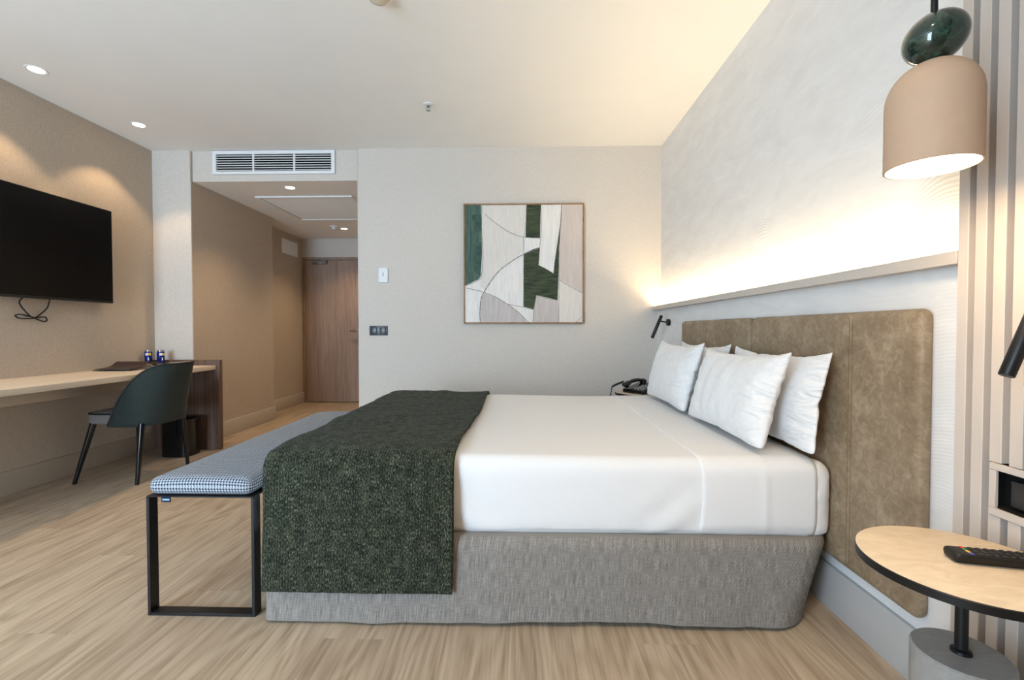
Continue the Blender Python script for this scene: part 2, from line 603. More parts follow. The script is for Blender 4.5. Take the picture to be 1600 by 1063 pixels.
struct(box('wall_hall_right', (HR, YB + 0.15, -0.05), (HR + 0.16, HY2 + 0.1, HZ + 0.08), M['wall']))
struct(box('trim_1', (HR - 0.004, YB - 0.014, 0.0), (HR + 0.004, YB + 0.0, ZC), M['ledge']))
# end wall of the hall, around the door
DX0, DX1, DZ = -3.245, -2.34, 2.12
bm = bmesh.new()
add_box(bm, (HX2 - 0.02, HY2, -0.05), (DX0 - 0.04, HY2 + 0.12, HZ + 0.05))
add_box(bm, (DX1 + 0.04, HY2, -0.05), (HR + 0.05, HY2 + 0.12, HZ + 0.05))
add_box(bm, (DX0 - 0.04, HY2, DZ + 0.04), (DX1 + 0.04, HY2 + 0.12, HZ + 0.05))
struct(from_bm('wall_hall_end', bm, M['wall']))
struct(box('wall_light_stop', (HX2 - 0.1, HY2 + 0.125, -0.08), (HR + 0.1, HY2 + 0.2, HZ + 0.1), M['wall']))  # added close behind the door to stop sky light leaking under it
# right wall: painted plaster above and behind the headboard, slatted panelling nearer the camera
SY = 1.255
struct(box('wall_right', (XR, SY - 0.05, 1.20), (XR + 0.2, YB + 0.01, ZC + 0.05), M['plaster']))
struct(box('wall_right_lower', (1.195, SY - 0.02, -0.05), (XR + 0.2, YB + 0.01, 1.262), M['plaster']))
struct(box('wall_right_near', (1.192, YW - 0.15, -0.05), (XR + 0.2, SY - 0.012, ZC + 0.05), M['slatback']))
# window wall behind the camera
x0, x1, z0, z1 = WIN
bm = bmesh.new()
add_box(bm, (XL - 0.1, YW - 0.14, -0.05), (x0, YW, ZC + 0.05))
add_box(bm, (x1, YW - 0.14, -0.05), (1.4, YW, ZC + 0.05))
add_box(bm, (x0, YW - 0.14, -0.05), (x1, YW, z0))
add_box(bm, (x0, YW - 0.14, z1), (x1, YW, ZC + 0.05))
struct(from_bm('wall_window', bm, M['wall']))
bm = bmesh.new()
for k in range(4):
    cx = x0 + (x1 - x0) * k / 3
    add_box(bm, (cx - 0.03, YW - 0.1, z0), (cx + 0.03, YW - 0.05, z1))
add_box(bm, (x0, YW - 0.1, z0), (x1, YW - 0.05, z0 + 0.05))
add_box(bm, (x0, YW - 0.1, z1 - 0.05), (x1, YW - 0.05, z1))
struct(from_bm('window_1', bm, M['black']))

# baseboards
def baseboard(name, lo, hi, mat='base'):
    return struct(box(name, lo, hi, M[mat], None, 0.003, 2))
baseboard('baseboard_left', (XL - 0.01, YW, 0), (XL + 0.016, YB - 0.009, 0.155))
baseboard('baseboard_pier', (XL, YB - 0.024, 0), (HX + 0.012, YB + 0.01, 0.155))
baseboard('baseboard_hall_left', (HX - 0.01, YB, 0), (HX + 0.014, HY1 + 0.01, 0.155))
baseboard('baseboard_hall_recess', (HX2 - 0.01, HY1, 0), (HX2 + 0.014, HY2, 0.155))
baseboard('baseboard_back', (HR, YB - 0.028, 0), (XR, YB, 0.155))
baseboard('baseboard_right', (1.181, SY, 0), (1.2, YB - 0.02, 0.172), 'basegrey')

# slatted panelling (each slat its own piece), with the gap left for the socket niche
slatwall = struct(box('trim_2', (1.186, 0.2, 0.0), (1.196, SY - 0.012, ZC), M['slatback']))
NY0, NY1, NZ0, NZ1 = 0.86, 1.157, 0.628, 0.756     # niche outline on the slatted wall
pitch, sw = 0.0465, 0.029
smesh = {}
def slat(y1, za, zb, wd=sw):
    key = (round(za, 3), round(zb, 3), round(wd, 3))
    if key not in smesh:
        bm = bmesh.new()
        add_box(bm, (1.150, -wd, za), (1.1862, 0, zb), 0.0015, 1)
        me = bpy.data.meshes.new('slat')
        bm.to_mesh(me)
        bm.free()
        me.materials.append(M['slat'])
        smesh[key] = me
    o = bpy.data.objects.new('slat', smesh[key])
    COL.objects.link(o)
    o.parent = slatwall
    o.location = (0, y1, 0)
for k in range(22):
    y1 = SY - k * pitch
    if y1 - sw < NY1 and y1 > NY0:
        slat(y1, 0.0, NZ0 - 0.001)
        slat(y1, NZ1 + 0.001, ZC)
    else:
        slat(y1, 0.0, ZC)

# the ledge with the light trough
ledge = struct(box('trim_3', (1.150, SY + 0.001, 1.257), (XR, YB - 0.012, 1.269), M['ledge'], None, 0.0015, 1))
lip = box('ledge_lip', (1.148, SY + 0.001, 1.2565), (1.160, YB - 0.012, 1.292), M['ledge'], ledge, 0.0015, 1)
box('led_strip', (1.170, SY + 0.02, 1.2692), (1.180, YB - 0.03, 1.274), M['led'], ledge)
la = bpy.data.lights.new('cove_light', 'AREA')
la.shape = 'RECTANGLE'
la.size, la.size_y = 0.014, YB - SY - 0.06
la.energy = COVE_W
la.color = WARM_COVE
lo_ = bpy.data.objects.new('cove_light', la)
COL.objects.link(lo_)
lo_.location = (1.176, (SY + YB) / 2, 1.279)
lo_.rotation_euler = (PI, 0, 0)

# hall ceiling access panel
acc = tag(box('access_panel', (-2.70, 4.645, HZ - 0.004), (-1.75, 5.575, HZ + 0.001), plain('panel_grey', srgb(196, 190, 180), 0.8)), 'large square access panel set in the lowered hall ceiling', 'panel')
bm = bmesh.new()
for k in range(46):
    yy = 4.665 + k * 0.0197
    add_box(bm, (-2.685, yy, HZ - 0.0065), (-1.765, yy + 0.012, HZ - 0.004))
g = from_bm('grille_ribs', bm, M['soffit'], acc)
g['kind'] = 'stuff'
box('frame_rail', (-2.72, 4.625, HZ - 0.016), (-1.73, 4.645, HZ + 0.001), M['white'], acc, 0.002, 1)
box('frame_rail', (-2.72, 5.575, HZ - 0.016), (-1.73, 5.595, HZ + 0.001), M['white'], acc, 0.002, 1)
box('frame_rail', (-2.72, 4.645, HZ - 0.016), (-2.70, 5.575, HZ + 0.001), M['soffit'], acc, 0.002, 1)
box('frame_rail', (-1.75, 4.645, HZ - 0.016), (-1.73, 5.575, HZ + 0.001), M['soffit'], acc, 0.002, 1)

tag(box('wall_plate', (HX2 - 0.002, 6.20, 2.135), (HX2 + 0.012, 6.64, 2.335), M['white'], None, 0.003, 2), 'blank white rectangular plate high on the hall wall beside the door', 'panel')

# ------------------------------------------------------------------ entrance door
door = struct(box('door_1', (DX0, HY2 - 0.005, 0.008), (DX1, HY2 + 0.04, DZ), M['door'], None, 0.002, 1))
box('door_frame', (DX0 - 0.04, HY2 - 0.014, 0.0), (DX0 - 0.003, HY2 + 0.06, DZ + 0.04), M['door'], door, 0.002, 1)
box('door_frame', (DX1 + 0.003, HY2 - 0.014, 0.0), (DX1 + 0.04, HY2 + 0.06, DZ + 0.04), M['door'], door, 0.002, 1)
box('door_frame', (DX0 - 0.003, HY2 - 0.014, DZ + 0.003), (DX1 + 0.003, HY2 + 0.06, DZ + 0.04), M['door'], door, 0.002, 1)
for z in (0.22, 1.06, 1.62, 1.82):
    lathe('hinge', [(0.008, z - 0.05), (0.008, z + 0.05)], M['brass'], door, 10, mtx=Matrix.Translation((DX0 - 0.002, HY2 - 0.018, 0)))
box('lock_plate', (-2.455, HY2 - 0.022, 0.845), (-2.39, HY2 - 0.004, 1.285), M['blackgloss'], door, 0.004, 2)
tube('door_handle', spline([(-2.422, HY2 - 0.02, 1.07), (-2.422, HY2 - 0.065, 1.07), (-2.445, HY2 - 0.075, 1.07), (-2.55, HY2 - 0.072, 1.066)], 5), 0.010, M['chrome'], door)
cl = box('door_closer', (-3.12, HY2 - 0.06, 2.055), (-2.92, HY2 - 0.004, 2.105), M['chrome'], door, 0.006, 2)
box('closer_arm', (-2.955, HY2 - 0.075, 2.11), (-2.70, HY2 - 0.055, 2.122), M['chrome'], cl)
box('closer_bracket', (-2.97, HY2 - 0.08, 2.06), (-2.90, HY2 - 0.056, 2.124), M['chrome'], cl, 0.003, 1)

# ------------------------------------------------------------------ air vent over the hall opening
vent = thing('air_vent', 'wide white air vent grille above the hall opening', 'vent', (-2.265, YB + 0.019, 2.6))
VW, VH = 0.56, 0.105
bm = bmesh.new()
for lo, hi in (((-VW, -0.022, -VH), (VW, 0.0, -VH + 0.026)), ((-VW, -0.022, VH - 0.03), (VW, 0.0, VH)),
               ((-VW, -0.022, -VH + 0.026), (-VW + 0.032, 0.0, VH - 0.03)), ((VW - 0.03, -0.022, -VH + 0.026), (VW, 0.0, VH - 0.03))):
    add_box(bm, lo, hi)
from_bm('frame', bm, M['white'], vent)
box('backing', (-VW + 0.03, -0.002, -VH + 0.02), (VW - 0.03, 0.0, VH - 0.02), M['dark'], vent)
for k in range(7):
    zc = -VH + 0.036 + k * 0.0214
    box('blade', (-VW + 0.03, -0.020, zc - 0.003), (VW - 0.03, -0.013, zc + 0.003), M['white'], vent, mtx=Matrix.Translation((0, 0, 0)))
for xx in (-0.185, 0.19):
    box('divider', (xx - 0.007, -0.021, -VH + 0.024), (xx + 0.007, -0.002, VH - 0.028), M['white'], vent)

# ------------------------------------------------------------------ lights and fittings in the ceilings
def downlight(label, loc, watts, group, cone=95):
    d = thing('downlight', label, 'ceiling light', loc, 0, group)
    lathe('rim', [(0.040, -0.001), (0.052, -0.004), (0.056, -0.002), (0.056, 0.001), (0.04, 0.001)], M['white'], d, 32, False, False)
    lathe('diffuser', [(0.0005, -0.0015), (0.0405, -0.0015), (0.0405, 0.0005)], M['glow'], d, 32, True, True)
    L = bpy.data.lights.new('ceiling_spot', 'SPOT')
    L.energy = watts
    L.color = WARM
    L.spot_size = math.radians(cone)
    L.spot_blend = 0.35 if cone < 100 else 0.8
    L.shadow_soft_size = 0.015
    o = bpy.data.objects.new('ceiling_spot', L)
    COL.objects.link(o)
    o.parent = d
    o.location = (0, 0, -0.02)
    return d
G1 = 'downlights along the desk wall'
downlight('round ceiling downlight nearest the far corner above the desk', (-3.055, 3.62, ZC), DOWN_W, G1)
downlight('round ceiling downlight above the television, nearer the camera', (-3.05, 2.845, ZC), DOWN_W, G1)
for xx, yy in ((0.15, 0.30),):       # added unseen spot, no fitting, to warm the floor and bed
    L = bpy.data.lights.new('ceiling_spot', 'SPOT')
    L.energy, L.color, L.spot_size, L.spot_blend, L.shadow_soft_size = ROOM_FILL_W, WARM, math.radians(108), 1.0, 0.05
    o = bpy.data.objects.new('ceiling_spot', L)
    COL.objects.link(o)
    o.location = (xx, yy, ZC - 0.02)
for yy in (2.07, 1.29, 0.5):
    L = bpy.data.lights.new('ceiling_spot', 'SPOT')
    L.energy, L.color, L.spot_size, L.spot_blend, L.shadow_soft_size = DOWN_W, WARM, math.radians(95), 0.35, 0.015
    o = bpy.data.objects.new('ceiling_spot', L)
    COL.objects.link(o)
    o.location = (-3.05, yy, ZC - 0.02)
G2 = 'downlights in the hall ceiling'
downlight('round hall downlight in front of the ceiling access panel', (-2.22, 4.36, HZ), HALL_W, G2, 120)
downlight('round hall downlight beside the small detector near the door', (-2.395, 6.13, HZ), HALL_W, G2, 120)

det = thing('smoke_detector', 'small white detector on the hall ceiling near the door', 'detector', (-2.475, 5.98, HZ))
lathe('base_plate', [(0.05, 0.001), (0.05, -0.012), (0.042, -0.016)], M['white'], det, 28)
lathe('sensor_head', [(0.022, -0.015), (0.026, -0.03), (0.02, -0.042), (0.006, -0.045)], M['white'], det, 24)
cr = plain('cream_plastic', srgb(214, 204, 184), 0.4)
dt = thing('ceiling_detector', 'cream domed smoke detector on the main ceiling, cut by the frame', 'detector', (-0.70, 2.235, ZC))
lathe('base_plate', [(0.062, 0.001), (0.062, -0.014), (0.056, -0.018)], cr, dt, 36)
lathe('dome', [(0.048, -0.018), (0.05, -0.030), (0.042, -0.042), (0.022, -0.050), (0.002, -0.052)], cr, dt, 36)
sp = thing('sprinkler', 'tiny chrome sprinkler head hanging from the main ceiling', 'sprinkler', (-0.688, 3.34, ZC))
lathe('flange', [(0.034, 0.001), (0.032, -0.006), (0.018, -0.010)], M['white'], sp, 24)
lathe('nozzle', [(0.011, -0.009), (0.011, -0.024), (0.006, -0.028)], M['chrome'], sp, 16)
bm = bmesh.new()
for s in (-1, 1):
    add_tube(bm, spline([(s * 0.009, 0, -0.022), (s * 0.013, 0, -0.034), (s * 0.006, 0, -0.046)], 4), 0.002, 6)
from_bm('arms', bm, M['chrome'], sp, True)
lathe('deflector', [(0.016, -0.046), (0.016, -0.049)], M['chrome'], sp, 18)

# ------------------------------------------------------------------ pictures and plates on the back wall
YF = YB - 0.012     # face of the back wall to the right of the hall
art = thing('framed_painting', 'square abstract painting in grey, white and green with thin oak frame', 'painting', (0.0, YF, 1.67))
AX, AZ = 0.534, 0.532
for lo, hi in (((-AX, -0.036, -AZ), (AX, -0.001, -AZ + 0.012)), ((-AX, -0.036, AZ - 0.012), (AX, -0.001, AZ)),
               ((-AX, -0.036, -AZ + 0.012), (-AX + 0.012, -0.001, AZ - 0.012)), ((AX - 0.012, -0.036, -AZ + 0.012), (AX, -0.001, AZ - 0.012))):
    box('frame_bar', lo, hi, M['frame'], art, 0.0012, 1)

def paint(name, c0, c1, sc):
    t = NT(name, 0.8, 0.15)
    f = t.noise(t.map(t.tc(), sc), 1.0, 4, 0.6)
    t.color(t.ramp(f, [(0.3, c0), (0.7, c1)]))
    return t.m
pm_ = [paint('paint_white', srgb(222, 218, 212), srgb(238, 235, 231), (50, 50, 6)),
       paint('paint_cream', srgb(214, 207, 199), srgb(226, 221, 214), (70, 70, 6)),
       paint('paint_mauve', srgb(186, 178, 174), srgb(205, 198, 194), (60, 60, 5)),
       paint('paint_taupe', srgb(196, 184, 176), srgb(212, 202, 195), (70, 70, 4)),
       paint('paint_green', srgb(46, 56, 44), srgb(84, 92, 70), (8, 8, 55)),
       paint('paint_teal', srgb(58, 84, 80), srgb(96, 116, 102), (55, 55, 5)),
       paint('paint_dark', srgb(50, 76, 72), srgb(84, 105, 94), (20, 20, 20)),
       paint('paint_line', srgb(108, 100, 96), srgb(150, 142, 136), (90, 90, 90))]
cx_ = lambda px: -AX + (px - 125) / 890 * 2 * AX
cz_ = lambda py: AZ - (py - 100) / 895 * 2 * AZ
bm = bmesh.new()
lev = [0.0]
def patch(pts, mi):
    lev[0] += 0.00012
    f = bm.faces.new([bm.verts.new((cx_(a), -0.0285 - lev[0], cz_(b))) for a, b in pts])
    f.material_index = mi
def stroke(pts, wd, mi=7):
    lev[0] += 0.00012
    P = [Vector((cx_(a), -0.0285 - lev[0], cz_(b))) for a, b in pts]
    P = spline(P, 6) if len(P) > 2 else P
    L, R = [], []
    for i, p in enumerate(P):
        d = (P[min(i + 1, len(P) - 1)] - P[max(i - 1, 0)]).normalized()
        n_ = Vector((d.z, 0, -d.x)) * wd / 2 * (0.7 + 0.5 * math.sin(i * 1.3) ** 2)
        L.append(bm.verts.new(p + n_))
        R.append(bm.verts.new(p - n_))
    for i in range(len(P) - 1):
        bm.faces.new((L[i], L[i + 1], R[i + 1], R[i])).material_index = mi
patch([(132, 106), (1008, 106), (1008, 988), (132, 988)], 0)
patch([(262, 110), (590, 110), (572, 450), (500, 505), (400, 580), (330, 670), (290, 745), (250, 720), (262, 600), (258, 400)], 1)
patch([(132, 106), (256, 106), (258, 300), (262, 480), (250, 640), (240, 662), (132, 712)], 5)
patch([(185, 185), (257, 175), (259, 300), (215, 310)], 6)
patch([(190, 400), (261, 385), (262, 480), (252, 640), (200, 600)], 6)
patch([(593, 106), (697, 106), (694, 230), (692, 358), (584, 350), (590, 220)], 4)
patch([(573, 472), (640, 440), (692, 425), (696, 360), (698, 106), (850, 106), (846, 250), (832, 420), (828, 620), (822, 820), (665, 782), (645, 888), (570, 868)], 4)
patch([(700, 106), (850, 106), (840, 250), (818, 400), (802, 520), (792, 620), (735, 585), (680, 558), (690, 400)], 0)
patch([(852, 106), (1008, 106), (1008, 765), (832, 664), (838, 420), (846, 250)], 3)
patch([(832, 668), (1008, 768), (1008, 988), (832, 988)], 1)
patch([(665, 784), (822, 822), (830, 988), (640, 988), (652, 870)], 2)
patch([(280, 765), (370, 800), (450, 850), (520, 905), (605, 988), (248, 988), (250, 860), (262, 800)], 2)
patch([(480, 865), (640, 890), (640, 988), (605, 988), (540, 915)], 0)
stroke([(280, 175), (370, 250), (470, 315), (572, 350), (690, 358)], 0.004)
stroke([(690, 430), (575, 475), (480, 530), (380, 610), (300, 720), (258, 800), (246, 900), (248, 985)], 0.007)
stroke([(140, 726), (280, 762), (380, 805), (450, 850), (530, 910), (608, 985)], 0.005)
stroke([(572, 350), (570, 600), (570, 868)], 0.004)
stroke([(450, 850), (570, 872), (645, 890)], 0.004)
stroke([(262, 110), (260, 300), (270, 480), (260, 620), (240, 668), (140, 712)], 0.005)
stroke([(590, 110), (586, 250), (572, 350)], 0.004)
stroke([(697, 110), (700, 300), (690, 425), (682, 556)], 0.004)
stroke([(850, 110), (846, 230), (820, 400), (800, 540), (792, 618)], 0.005)
stroke([(852, 120), (842, 260), (832, 520), (830, 800), (830, 985)], 0.004)
stroke([(832, 668), (910, 715), (1004, 768)], 0.005)
stroke([(665, 784), (740, 805), (822, 822)], 0.004)
stroke([(665, 784), (650, 870), (640, 985)], 0.004)
stroke([(960, 985), (985, 960), (1004, 945)], 0.003)
cv = from_bm('canvas', bm, pm_, art)
box('backing', (-AX + 0.011, -0.0283, -AZ + 0.011), (AX - 0.011, -0.002, AZ - 0.011), M['paper'], art)

th = thing('thermostat', 'white rectangular thermostat on the back wall by the hall opening', 'thermostat', (-1.262, YF, 1.575))
box('cover', (-0.043, -0.016, -0.065), (0.043, 0.0, 0.065), M['white'], th, 0.005, 2)
box('display', (-0.004, -0.018, -0.012), (0.004, -0.0155, 0.024), M['keygrey'], th, 0.0008, 1)
sw_ = thing('light_switch', 'double anthracite light switch below the white thermostat', 'switch', (-1.309, YF, 1.075))
box('plate', (-0.082, -0.010, -0.043), (0.082, 0.0, 0.043), M['switch'], sw_, 0.003, 2)
for s in (-1, 1):
    box('rocker', (s * 0.040 - 0.028, -0.016, -0.028), (s * 0.040 + 0.028, -0.009, 0.028), M['switch'], sw_, 0.003, 2)

# ------------------------------------------------------------------ television and its cable
tv = thing('television', 'large black flat television on the left wall above the desk', 'television', (XL, 2.97, 1.662))
box('body', (0.05, -0.655, -0.368), (0.088, 0.655, 0.368), M['black'], tv, 0.004, 2)
box('rear_housing', (0.03, -0.45, -0.30), (0.051, 0.45, 0.12), M['black'], tv, 0.01, 2)
box('screen', (0.0865, -0.648, -0.352), (0.0895, 0.648, 0.362), M['screen'], tv)
box('bottom_bezel', (0.086, -0.652, -0.366), (0.091, 0.652, -0.353), M['black'], tv, 0.001, 1)
box('wall_mount', (-0.002, -0.2, -0.2), (0.031, 0.2, 0.1), M['black'], tv, 0.003, 1)
cb = tube('cable', spline([(-3.335, 2.995, 1.30), (-3.35, 2.985, 1.27), (-3.352, 3.0, 1.235), (-3.355, 3.055, 1.175), (-3.356, 3.10, 1.155), (-3.356, 3.145, 1.140), (-3.356, 3.165, 1.150),
     (-3.357, 3.15, 1.172), (-3.357, 3.085, 1.166), (-3.357, 3.0, 1.185), (-3.357, 2.965, 1.176), (-3.356, 2.985, 1.160), (-3.354, 3.03, 1.158), (-3.352, 3.08, 1.164), (-3.351, 3.13, 1.20), (-3.35, 3.165, 1.24), (-3.345, 3.17, 1.27), (-3.335, 3.17, 1.30)], 8), 0.0045, M['black'], None, 8)
tag(cb, 'black cable tied in a bow hanging under the television', 'cable')

# ------------------------------------------------------------------ desk
desk = thing('wall_desk', 'long pale oak desk top on the left wall with walnut end panel', 'desk', (-3.07, 2.8, 0))
ox, oy = -3.07, 2.8
dk = lambda n, lo, hi, m, b=0.002: box(n, (lo[0] - ox, lo[1] - oy, lo[2]), (hi[0] - ox, hi[1] - oy, hi[2]), m, desk, b, 2)
dk('desk_top', (XL + 0.001, 0.2, 0.725), (-2.765, 4.069, 0.762), M['desktop'])
dk('apron', (XL + 0.001, 0.2, 0.60), (XL + 0.15, 4.069, 0.7248), M['desktop'])
dk('end_panel', (XL + 0.017, 4.07, 0.0), (-2.735, 4.115, 0.81), M['walnut'])

# ------------------------------------------------------------------ things on the desk
G3 = 'blue drink cans on the desk'
def can(label, loc, rz):
    c = thing('drink_can', label, 'can', loc, rz, G3)
    lathe('can_body', [(0.022, 0.012), (0.0285, 0.020), (0.0285, 0.128), (0.0245, 0.138)], M['canblue'], c, 28, False, False)
    lathe('can_base', [(0.019, 0.001), (0.022, 0.0), (0.0285, 0.014), (0.0288, 0.021)], M['chrome'], c, 28, True, False)
    lathe('can_lid', [(0.0288, 0.1275), (0.0245, 0.139), (0.0255, 0.142), (0.0235, 0.142), (0.0225, 0.138)], M['chrome'], c, 28, False, True)
    def decal(name, a0, a1, z0, z1, m):
        bm = bmesh.new()
        n = 6
        q = []
        for i in range(n + 1):
            a = a0 + (a1 - a0) * i / n
            q.append([bm.verts.new((0.0289 * math.cos(a), 0.0289 * math.sin(a), z)) for z in (z0, z1)])
        for i in range(n):
            bm.faces.new((q[i][0], q[i + 1][0], q[i + 1][1], q[i][1]))
        from_bm(name, bm, m, c, True)
    decal('label_patch', -PI / 2 - 0.05, -PI / 2 + 0.75, 0.094, 0.114, M['yellow'])
    decal('label_patch', -PI / 2 - 0.75, -PI / 2 - 0.05, 0.094, 0.114, M['labelwhite'])
    decal('label_mark', -PI / 2 - 0.15, -PI / 2 + 0.15, 0.05, 0.075, M['labelwhite'])
    return c
can('left one of the two blue drink cans on the desk', (-3.325, 4.0, 0.7625), math.radians(38))
can('right one of the two blue drink cans on the desk', (-3.213, 4.0, 0.7625), math.radians(62))

fo = thing('leather_folder', 'dark brown leather folder lying half open on the desk', 'folder', (-3.2, 3.68, 0.7625))
def sheet_strip(name, pts, y0, y1, th_, m, parent):
    bm = bmesh.new()
    P = spline(pts, 6)
    rows = []
    for p in P:
        rows.append([bm.verts.new((p[0], y0, p[1])), bm.verts.new((p[0], y1, p[1])), bm.verts.new((p[0], y1, p[1] + th_)), bm.verts.new((p[0], y0, p[1] + th_))])
    for a, b in zip(rows, rows[1:]):
        for k in range(4):
            bm.faces.new((a[k], a[(k + 1) % 4], b[(k + 1) % 4], b[k]))
    bm.faces.new(rows[0])
    bm.faces.new(rows[-1][::-1])
    return from_bm(name, bm, m, parent, True, 40)
box('back_cover', (-0.14, -0.2, 0.0), (0.11, 0.17, 0.004), M['folder'], fo, 0.001, 1)
box('pages', (-0.12, -0.14, 0.0042), (0.10, 0.16, 0.009), M['paper'], fo)
fc = sheet_strip('front_cover', [(-0.21, 0.012, 0), (-0.06, 0.022, 0), (0.02, 0.055, 0), (0.09, 0.046, 0), (0.21, 0.030, 0)], -0.125, 0.125, 0.004, M['folder'], fo)
fc.rotation_euler = (0, 0, PI / 2 + 0.12)

# ------------------------------------------------------------------ desk chair
ch = thing('desk_chair', 'dark green upholstered chair with wraparound back at the desk', 'chair', (-2.86, 3.37, 0))
seat = rbox((-0.245, -0.222, 0.405), (0.195, 0.222, 0.502), (0.09, 0.09, 0.022), 0.05)
from_bm('seat', seat, M['chairgrey'], ch, True)
def seat_loop(z, g=0.002):
    pts = []
    for k in range(49):
        a = 2 * PI * k / 48
        c_, s_ = math.cos(a), math.sin(a)
        n_ = 5.0
        pts.append((-0.025 + (0.220 + g) * math.copysign(abs(c_) ** (2 / n_), c_), (0.222 + g) * math.copysign(abs(s_) ** (2 / n_), s_), z))
    return pts
tube('seat_piping', seat_loop(0.488), 0.005, M['black'], ch, 8)
bm = bmesh.new()
NU, NV = 44, 14
grid = []
edge_pts = []
for i in range(NU + 1):
    t = -PI / 2 + PI * i / NU
    c_, s_ = math.cos(t), math.sin(t)
    n_ = 3.2
    px_ = -0.045 + 0.285 * abs(c_) ** (2 / n_)
    py_ = 0.24 * math.copysign(abs(s_) ** (2 / n_), s_)
    q = min(1.0, (px_ + 0.045) / 0.265)
    zt = 0.412 + 0.425 * (1 - (1 - q) ** 2.1) ** 0.92
    row = []
    for j in range(NV + 1):
        v = j / NV
        z = 0.400 + (zt - 0.400) * v
        k = (z - 0.40) / 0.43
        lean = 0.075 * k + 0.02 * k * k
        row.append(bm.verts.new((px_ + lean * (0.35 + 0.65 * q), py_ * (1 - 0.10 * k * k * q - 0.06 * k), z)))
    grid.append(row)
    edge_pts.append(row[-1].co.copy())
for i in range(NU):
    for j in range(NV):
        bm.faces.new((grid[i][j], grid[i + 1][j], grid[i + 1][j + 1], grid[i][j + 1]))
bk = from_bm('backrest', bm, [M['chairgreen'], M['chairgrey']], ch, True)
mo = bk.modifiers.new('thickness', 'SOLIDIFY')
mo.thickness = 0.032
mo.offset = -1.0
mo.material_offset = 1
mo.material_offset_rim = 1
tube('back_piping', edge_pts, 0.0055, M['black'], ch, 8)
for sx, sy in ((-1, -1), (-1, 1), (1, -1), (1, 1)):
    tx, bx_ = (-0.185, -0.285) if sx < 0 else (0.165, 0.165)
    bx_ = -0.235 if (sx < 0 and sy > 0) else bx_
    top = Vector((tx, sy * 0.195, 0.42))
    bot = Vector((bx_, sy * 0.243, 0.0))
    tube('leg', [top, top.lerp(bot, 0.5), bot], [0.021, 0.017, 0.0125], M['blackgloss'], ch, 14)

# ------------------------------------------------------------------ waste bin
bn = thing('waste_bin', 'glossy black waste bin under the end of the desk', 'bin', (-2.965, 3.90, 0))
bm = bmesh.new()
add_lathe(bm, [(0.118, 0.0), (0.124, 0.006), (0.128, 0.30), (0.134, 0.312), (0.134, 0.318), (0.126, 0.318), (0.120, 0.30), (0.115, 0.012)], 40, True, True)
for v in bm.verts:     # squarish plan
    a = math.atan2(v.co.y, v.co.x)
    k = (abs(math.cos(a)) ** 4 + abs(math.sin(a)) ** 4) ** (-0.25)
    v.co.x *= k
    v.co.y *= k * 0.80
from_bm('bin_body', bm, M['blackgloss'], bn, True, 40)

# ------------------------------------------------------------------ bench at the foot of the bed
be = thing('bench', 'black steel bench with houndstooth cushion at the foot of the bed', 'bench', (-1.214, 2.40, 0))
hw, y0, y1 = 0.206, -0.715, 0.715
cush = rbox((-hw + 0.002, y0 - 0.002, 0.4562), (hw - 0.008, y1 - 0.003, 0.522), (0.034, 0.034, 0.029), 0.06,
            lambda p: p + Vector((0, 0, 0.008 * max(0, 1 - (p.x / hw) ** 2) * (1 if p.z > 0.49 else 0))))
from_bm('cushion', cush, M['hound'], be, True)
box('seat_plate', (-hw, y0, 0.4515), (hw, y1, 0.4560), M['black'], be, 0.001, 1)
for yy in (y0, y1 - 0.042):
    box('leg', (-hw, yy, 0.0), (-hw + 0.012, yy + 0.042, 0.4502), M['black'], be, 0.001, 1)
    box('leg', (hw - 0.012, yy, 0.0), (hw, yy + 0.042, 0.4502), M['black'], be, 0.001, 1)
    box('foot_bar', (-hw + 0.012, yy, 0.0), (hw - 0.012, yy + 0.042, 0.012), M['black'], be, 0.001, 1)
tg = box('fabric_tag', (-hw + 0.062, y0 - 0.003, 0.435), (-hw + 0.097, y0 - 0.0008, 0.457), M['navy'], be)
bm = bmesh.new()
xx = -hw + 0.066
for wd in (0.0035, 0.004, 0.003, 0.004, 0.003, 0.0035):      # blurred lettering on the tag
    add_box(bm, (xx, y0 - 0.0034, 0.4405), (xx + wd, y0 - 0.0029, 0.4475))
    xx += wd + 0.0011
from_bm('tag_print', bm, M['tagtext'], tg)

# ------------------------------------------------------------------ bed
bed = thing('bed', 'large double bed base with grey linen skirt and white mattress', 'bed', (0, 0, 0))
BY0, BY1, BX0, BX1 = 1.70, 3.40, -0.992, 1.144
def fbm(x, y, z, o=3):
    return noise.fractal(Vector((x, y, z)), 1.0, 2.0, o)
# skirt: a loop in plan, hung from z .315 to the floor
bm = bmesh.new()
uvl = bm.loops.layers.uv.new('UVMap')
def plan_loop(x0, x1, y0, y1, r0, r1, n=14, st=0.03):
    """rounded rectangle, r0 at the foot end (x0), r1 at the head end (x1); starts mid far side"""
    P = []
    def line(a, b):
        m = 72
        for i in range(m):
            P.append(Vector(a).lerp(Vector(b), i / m))
    def arc(cx, cy, r, a0, a1):
        for i in range(n):
            a = a0 + (a1 - a0) * i / n
            P.append(Vector((cx + r * math.cos(a), cy + r * math.sin(a))))
    line((x1 - r1, y1), (x0 + r0, y1))
    arc(x0 + r0, y1 - r0, r0, PI / 2, PI)
    line((x0, y1 - r0), (x0, y0 + r0))
    arc(x0 + r0, y0 + r0, r0, PI, 1.5 * PI)
    line((x0 + r0, y0), (x1 - r1, y0))
    arc(x1 - r1, y0 + r1, r1, 1.5 * PI, 2 * PI)
    line((x1, y0 + r1), (x1, y1 - r1))
    arc(x1 - r1, y1 - r1, r1, 0, PI / 2)
    return P
ROWS = 16
loops = []
